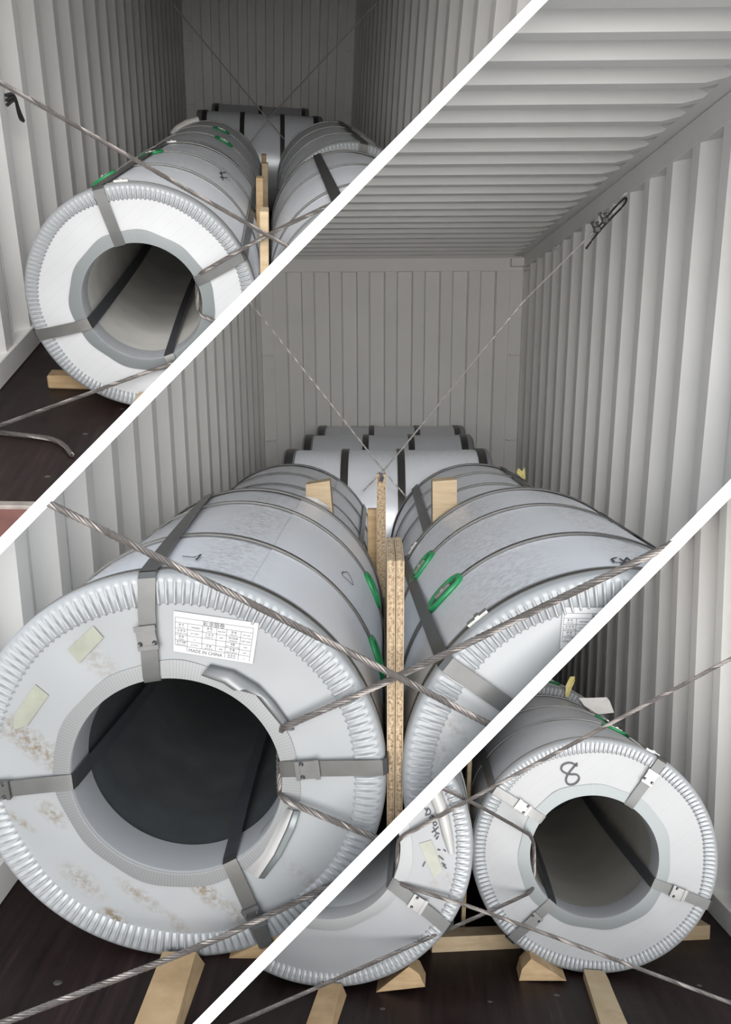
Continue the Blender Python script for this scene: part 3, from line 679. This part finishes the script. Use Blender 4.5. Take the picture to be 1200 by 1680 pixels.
# upper bay
rope(BA, 'wire_rope', P3(BA, ((-30, 118, 3.55), (435, 384, 3.80), (510, 424, 3.81))), 0.0085, 'twisted rope slanting over the white faced coil of the upper container', RG, sm=1)
rope(BA, 'wire_rope', P3(BA, ((580, 318, 3.70), (440, 384, 3.825), (340, 442, 3.832), (327, 450, 3.845), (323, 460, 3.88), (324, 505, 3.88), (329, 517, 3.845), (350, 526, 3.83), (400, 545, 3.82))), 0.0085, 'twisted rope looped through the bore of the coil over the brown floor', RG, sm=1)
rope(BA, 'wire_rope', P3(BA, ((-20, 705, 3.45), (150, 644, 3.75), (215, 620, 3.81), (310, 586, 3.825))), 0.0085, 'twisted rope running low from the left edge to the white faced coil', RG, sm=1)
P = [BA.Z(px, py, 0.011) for px, py in ((-30, 706), (20, 712), (60, 716), (90, 721), (107, 731), (118, 746))]
rope(BA, 'wire_rope', P, 0.0105, 'loose frayed rope end lying on the dark brown floor', None, sm=2)
rope(BA, 'wire_rope', P3(BA, ((285, 8, 9.0), (420, 172, 9.70), (466, 228, 9.74))), 0.0075, 'thin far rope from the left wall of the upper container', RG, pitch=0.08, step=0.03, mat='rope_light', sm=0)
rope(BA, 'wire_rope', P3(BA, ((620, 3, 9.0), (440, 195, 9.76), (410, 236, 9.78))), 0.0075, 'thin far rope from the right wall of the upper container', RG, pitch=0.08, step=0.03, mat='rope_light', sm=0)
p = BA.X(16, 172, -W+0.01); V, Fc = [], []
for k in range(3): tube(V, Fc, smooth_path([p+Vector((0.0, -0.05, 0.02*k)), p+Vector((0.03, 0.0, 0.03+0.01*k)), p+Vector((0.02, 0.07, -0.02-0.02*k)), p+Vector((0.03, 0.10, -0.07))], 2), 0.008, 6)
solo(BA, 'rope_end', V, Fc, 'rope_dark', 'dark rope end hanging on the left wall of the upper container', 'wire rope', p, 60)
# lower bay
rope(BC, 'wire_rope', P3(BC, ((1225, 1067, 3.12), (770, 1312, 3.17), (668, 1369, 3.185), (656, 1376, 3.20), (652, 1388, 3.235), (652, 1440, 3.235), (656, 1449, 3.20), (670, 1456, 3.185), (800, 1496, 3.16), (1225, 1655, 3.10))), 0.0075, 'twisted rope from the right wall through the bore of the scribbled coil', RG, sm=1)
rope(BC, 'wire_rope', P3(BC, ((690, 1277, 3.12), (770, 1313, 3.20), (868, 1368, 3.497), (873, 1374, 3.505), (877, 1388, 3.54), (877, 1450, 3.54), (873, 1461, 3.505), (864, 1468, 3.497), (790, 1501, 3.30), (665, 1556, 3.15), (440, 1656, 2.80), (300, 1716, 2.5))), 0.0075, 'twisted rope looped through the bore of the coil numbered 8', RG, sm=1)

# ------------------------------------------------------------------ printed labels, writing, tape, scraps
def text_mesh(txt, size, align='LEFT'):
    cu = bpy.data.curves.new('t', 'FONT'); cu.body = txt; cu.size = size; cu.align_x = align; cu.resolution_u = 2
    ob = bpy.data.objects.new('t', cu); COL.objects.link(ob); dg = bpy.context.evaluated_depsgraph_get(); dg.update()
    me = bpy.data.meshes.new_from_object(ob.evaluated_get(dg)); bpy.data.objects.remove(ob, do_unlink=True)
    V = [v.co.copy() for v in me.vertices]; Fc = [tuple(p.vertices) for p in me.polygons]; bpy.data.meshes.remove(me); return V, Fc
def print_label(c, corners, label, cells=True):
    q = [c.face(px, py, -0.004) for px, py in corners]           # top left, top right, bottom right, bottom left
    def at(u, v, d=0.0): p = (q[0].lerp(q[1], u)).lerp(q[3].lerp(q[2], u), v); return Vector((p.x, p.y-d, p.z))
    V, Fc = [], []; hexa(V, Fc, [at(0,0), at(1,0), at(1,1), at(0,1)], [at(0,0,.0015), at(1,0,.0015), at(1,1,.0015), at(0,1,.0015)])
    pl = part(c.root, 'paper_label', V, Fc, 'paper', 0, label)
    V, Fc = [], []
    def line(u0, v0, u1, v1, w=0.0009):
        a, b = at(u0, v0, .0019), at(u1, v1, .0019); t = (b-a).normalized(); sd = t.cross(Vector((0,1,0)))*w/2; n = len(V)
        V.extend([tuple(a-sd), tuple(a+sd), tuple(b+sd), tuple(b-sd)]); Fc.append((n, n+1, n+2, n+3))
    cols = (0.02, 0.17, 0.35, 0.52, 0.64, 0.81, 0.95); rows = (0.26, 0.41, 0.56, 0.70, 0.83)
    line(0.02, 0.14, 0.95, 0.14)
    for v in rows: line(0.02, v, 0.95, v)
    for u in cols: line(u, 0.14 if u in (0.02, 0.95) else 0.26, u, 0.83 if u not in (0.17, 0.64, 0.81, 0.95) else 0.96)
    part(pl, 'printed_grid', V, Fc, 'grid_ink', 0)
    V, Fc = [], []
    def write(txt, u, v, hgt, al='CENTER', sx=1.0):
        tv, tf = text_mesh(txt, 1.0, al); n = len(V); W_ = (q[1]-q[0]).length; H_ = (q[3]-q[0]).length
        for p in tv: V.append(tuple(at(u + p.x*hgt*sx*H_/W_, v - p.y*hgt, .0021)))
        Fc.extend([tuple(n+i for i in f) for f in tf])
    write('彩涂钢卷', 0.48, 0.245, 0.135); write('MADE IN CHINA', 0.40, 0.950, 0.115)
    cell = ((('卷 号', 'COIL NO.'), '1708240825'), (('合 同 号', 'CONTRACT NO.'), 'ZC170815'), (('规 格', 'GRADE'), 'A'), (('生产日期', 'PROD. DATE'), '2017.8.25'))
    c2 = ((('颜 色', 'COLOR'), 'RAL7035'), (('订 货 号', 'ORDER NO.'), '1807'), None, (('长 度', 'LENGTH (M)'), '1508'))
    c3 = ((('规 格', 'SIZE (MM)'), '0.5*1250'), (('执行标准', 'STANDARD'), 'GB/T12754'), (('净重', 'NET WEIGHT (KG)'), '7450'), (('毛 重', 'GROSS WEIGHT'), '7520'))
    for (u0, u1, u2, cc) in ((0.02, 0.17, 0.35, cell), (0.35, 0.52, 0.64, c2), (0.64, 0.81, 0.95, c3)):
        for k, e in enumerate(cc):
            if not e: continue
            v = (rows[k]+rows[k+1])/2; write(e[0][0], (u0+u1)/2, v-0.005, 0.058); write(e[0][1], (u0+u1)/2, v+0.05, 0.040); write(e[1], (u1+u2)/2, v+0.02, 0.048)
    write('检 验 员', 0.725, 0.90, 0.055); write('INSPECTOR', 0.725, 0.945, 0.04); write('6', 0.88, 0.93, 0.05)
    part(pl, 'printed_text', V, Fc, 'ink', 0)
print_label(BL, ((285, 1002), (425, 1022), (415, 1089), (285, 1068)), 'white printed paper label')
print_label(BR, ((924, 996), (1064, 998), (1056, 1066), (919, 1064)), 'white printed paper label')
def ov(c, pts, n=1): return pts
def bez(pts, it=3): return [(v.x, v.y) for v in smooth_path([(p[0], p[1], 0) for p in pts], it)]
CR.pen([bez(((948, 1257), (936, 1250), (922, 1255), (921, 1265), (934, 1271), (948, 1270), (952, 1278), (944, 1287), (932, 1288), (928, 1278), (936, 1265), (948, 1252)))], 0.0072, name='written_number', label='number 8 in dark marker')
CL.pen([bez(s) for s in (((697, 1326), (701, 1331), (702, 1325)), ((699, 1337), (703, 1324), (709, 1335), (698, 1338)), ((705, 1343), (709, 1336), (712, 1340), (707, 1346)), ((708, 1348), (710, 1338), (713, 1340)),
    ((711, 1350), (715, 1348), (718, 1352), (713, 1356), (711, 1350)), ((714, 1362), (720, 1357)), ((709, 1366), (717, 1360)), ((711, 1357), (716, 1367)), ((713, 1373), (719, 1366), (721, 1369)), ((717, 1374), (716, 1378), (720, 1372)),
    ((718, 1394), (723, 1395)), ((728, 1394), (732, 1397)), ((720, 1404), (728, 1411)), ((725, 1416), (732, 1420)), ((727, 1420), (733, 1425)), ((694, 1422), (698, 1414)))], 0.004)
BL.pen([((300, 914), (318, 916), (330, 911), (322, 920))], 0.004, True)
BL.pen([bez(((562, 940), (570, 938), (578, 955), (580, 962), (570, 952), (560, 944), (562, 938)))], 0.002, True, label='thin pencil loop')
BR.pen([bez(s) for s in (((1012, 916), (1002, 919), (1008, 922), (1006, 924), (1018, 924), (1021, 927)), ((1017, 918), (1033, 928)), ((1029, 916), (1022, 926)), ((1029, 917), (1036, 922), (1034, 926), (1029, 923)))], 0.005, True)
AL.pen([bez(s) for s in (((362, 280), (366, 296)), ((360, 285), (370, 283)), ((361, 291), (372, 292)), ((372, 290), (378, 297)))], 0.005, True)
def tape(c, quad, label='strip of yellowed adhesive tape'):
    P = [c.face(px, py, -0.003) for px, py in quad]; V, Fc = [], []; prism(V, Fc, P, (0, -0.001, 0)); part(c.root, 'tape_strip', V, Fc, 'tape', 0, label)
tape(BL, ((111, 1066), (153, 1027), (170, 1046), (130, 1088))); tape(BL, ((24, 1172), (58, 1123), (80, 1141), (45, 1190), (22, 1197)))
tape(CL, ((688, 1384), (708, 1378), (727, 1428), (712, 1440)))
BL.sheet('torn_flap', ((345, 1090), (385, 1100), (425, 1124), (452, 1152), (484, 1197)), ((330, 1108), (366, 1121, -0.03), (384, 1133, -0.035), (412, 1131, -0.02), (466, 1196)), 'trim', -0.010, -0.014, 'crumpled trim at the bore edge', 0.010)
BL.sheet('torn_flap', ((424, 1441), (450, 1402), (470, 1360), (481, 1330)), ((388, 1419, 0.02), (412, 1395, 0.03), (432, 1360, 0.03), (462, 1322, 0.02)), 'foil', -0.03, 0.02, 'pale sheet flap folded out of the bore')
BL.sheet('trim_strip', ((434, 1442), (462, 1405), (484, 1362), (493, 1332)), ((424, 1441), (450, 1402), (470, 1360), (481, 1330)), 'trim_dark', -0.012, -0.012)
def scrap(bay, name, label, pts, y, mat, cat, th=0.0015, bend=0.02):
    P = [bay.Y(px, py, y) for px, py in pts]
    c = sum(P, Vector())/len(P); V, Fc = [], []
    P = [p + Vector((0, bend*math.sin(3*i), 0)) for i, p in enumerate(P)]
    n = len(P); V = [tuple(p) for p in P] + [tuple(c)] + [tuple(p+Vector((0, th, 0))) for p in P] + [tuple(c+Vector((0, th, 0)))]
    for i in range(n):
        j = (i+1) % n; Fc += [(i, j, n), (n+1+i, n+1+j, 2*n+1), (i, j, n+1+j, n+1+i)]
    return solo(bay, name, V, Fc, mat, label, cat, P[0], 0)
scrap(BC, 'paper_scrap', 'narrow yellow scrap sticking up behind the numbered coil', ((928, 1143), (929, 1124), (936, 1110), (944, 1110), (943, 1117), (933, 1145)), 5.44, 'yellow', 'scrap')
scrap(BC, 'protective_flap', 'white stiff flap jutting towards the lower right wall', ((950, 1145), (968, 1145), (996, 1144), (1001, 1150), (1008, 1169), (984, 1172), (964, 1165)), 5.44, 'flap_white', 'flap', bend=0.004)
scrap(BB, 'paper_scrap', 'yellow scrap at the rear right coil by the wall', ((851, 768), (857, 773), (861, 766), (863, 787), (856, 784), (848, 775)), 5.02, 'yellow', 'scrap')
scrap(BB, 'foil_scrap', 'pale foil lifting from the rear edge of the stained coil', ((500, 814), (520, 818), (542, 832), (536, 840), (522, 828)), 3.46, 'foil', 'foil', bend=0.012)
scrap(BB, 'dark_scrap', 'small black scrap on top of the tall chipboard plank', ((622, 790), (624, 780), (621, 774), (627, 776), (630, 783), (628, 791)), 3.45, 'ink', 'scrap', bend=0.004)
pz = thing(BA, 'protective_wrap', 'white rolled wrapping at the rear left coil of the upper container', 'wrapping', BA.Y(300, 215, 8.7))
V, Fc = [], []; b0 = BA.Y(300, 215, 8.7); tube(V, Fc, [BA.Y(*q)-b0 for q in ((284, 222, 8.7), (292, 212, 8.71), (308, 203, 8.72), (327, 198, 8.73))], 0.035, 8); part(pz, 'roll', V, Fc, 'flap_white', 60)
# rolled paper hanging on the scribbled coil
V, Fc = [], []; rows = []
for (px, py, hw) in ((712, 1296, 13), (722, 1322, 12), (729, 1345, 10), (735, 1372, 9), (741, 1400, 5)):
    c0 = CL.face(px, py, -0.004); k = (CL.face(px+hw, py, -0.004)-c0).length
    rows.append([c0 + Vector((k*math.cos(t), -0.9*k*max(0, math.sin(t)), 0)) for t in [PI*j/8 for j in range(9)]])
grid(V, Fc, rows); part(CL.root, 'paper_roll', V, Fc, 'foil', 60, 'torn rolled paper')
# green pads peeping out at the side of the stained coil
for (px, py, yy) in ((616, 1000, BL.top(825)), (614, 1075, BL.top(878))):
    aa = BL.hit(px-6, py)[0]; hs = [o for o in BL.root.children if o.name.startswith('hoop_strap')]
    BL.pad(hs[2 if py < 1040 else 1], R_(68) if py < 1040 else R_(74), yy, 0.02)

# ------------------------------------------------------------------ cut the bays off inside the border bands
bpy.context.view_layer.update()
def cut_all():
    dead = []
    for o, bay in list(BAYOF.items()):
        if o.type != 'MESH': continue
        mw = o.matrix_world; inv = mw.inverted(); co = inv @ BB.o; me = o.data
        for n in bay.cuts:
            nl = (mw.to_3x3().transposed() @ n).normalized(); dd = [(v.co-co).dot(nl) for v in me.vertices]
            if not dd or max(dd) <= 1e-4: dead.append(o); break
            if min(dd) >= -1e-4: continue
            if me.users > 1: me = me.copy(); o.data = me
            bm = bmesh.new(); bm.from_mesh(me)
            bmesh.ops.bisect_plane(bm, geom=bm.verts[:]+bm.edges[:]+bm.faces[:], plane_co=co, plane_no=nl, clear_inner=True, dist=1e-6)
            if not bm.faces: bm.free(); dead.append(o); break
            bm.to_mesh(me); bm.free()
    dead = set(dead)
    for o in dead:
        for c in list(o.children):
            if c not in dead:
                c.parent = o.parent
        BAYOF.pop(o, None); bpy.data.objects.remove(o, do_unlink=True)
    for o in list(BAYOF):
        if o.type == 'EMPTY' and not o.children: BAYOF.pop(o); bpy.data.objects.remove(o, do_unlink=True)
#CUT
cut_all()
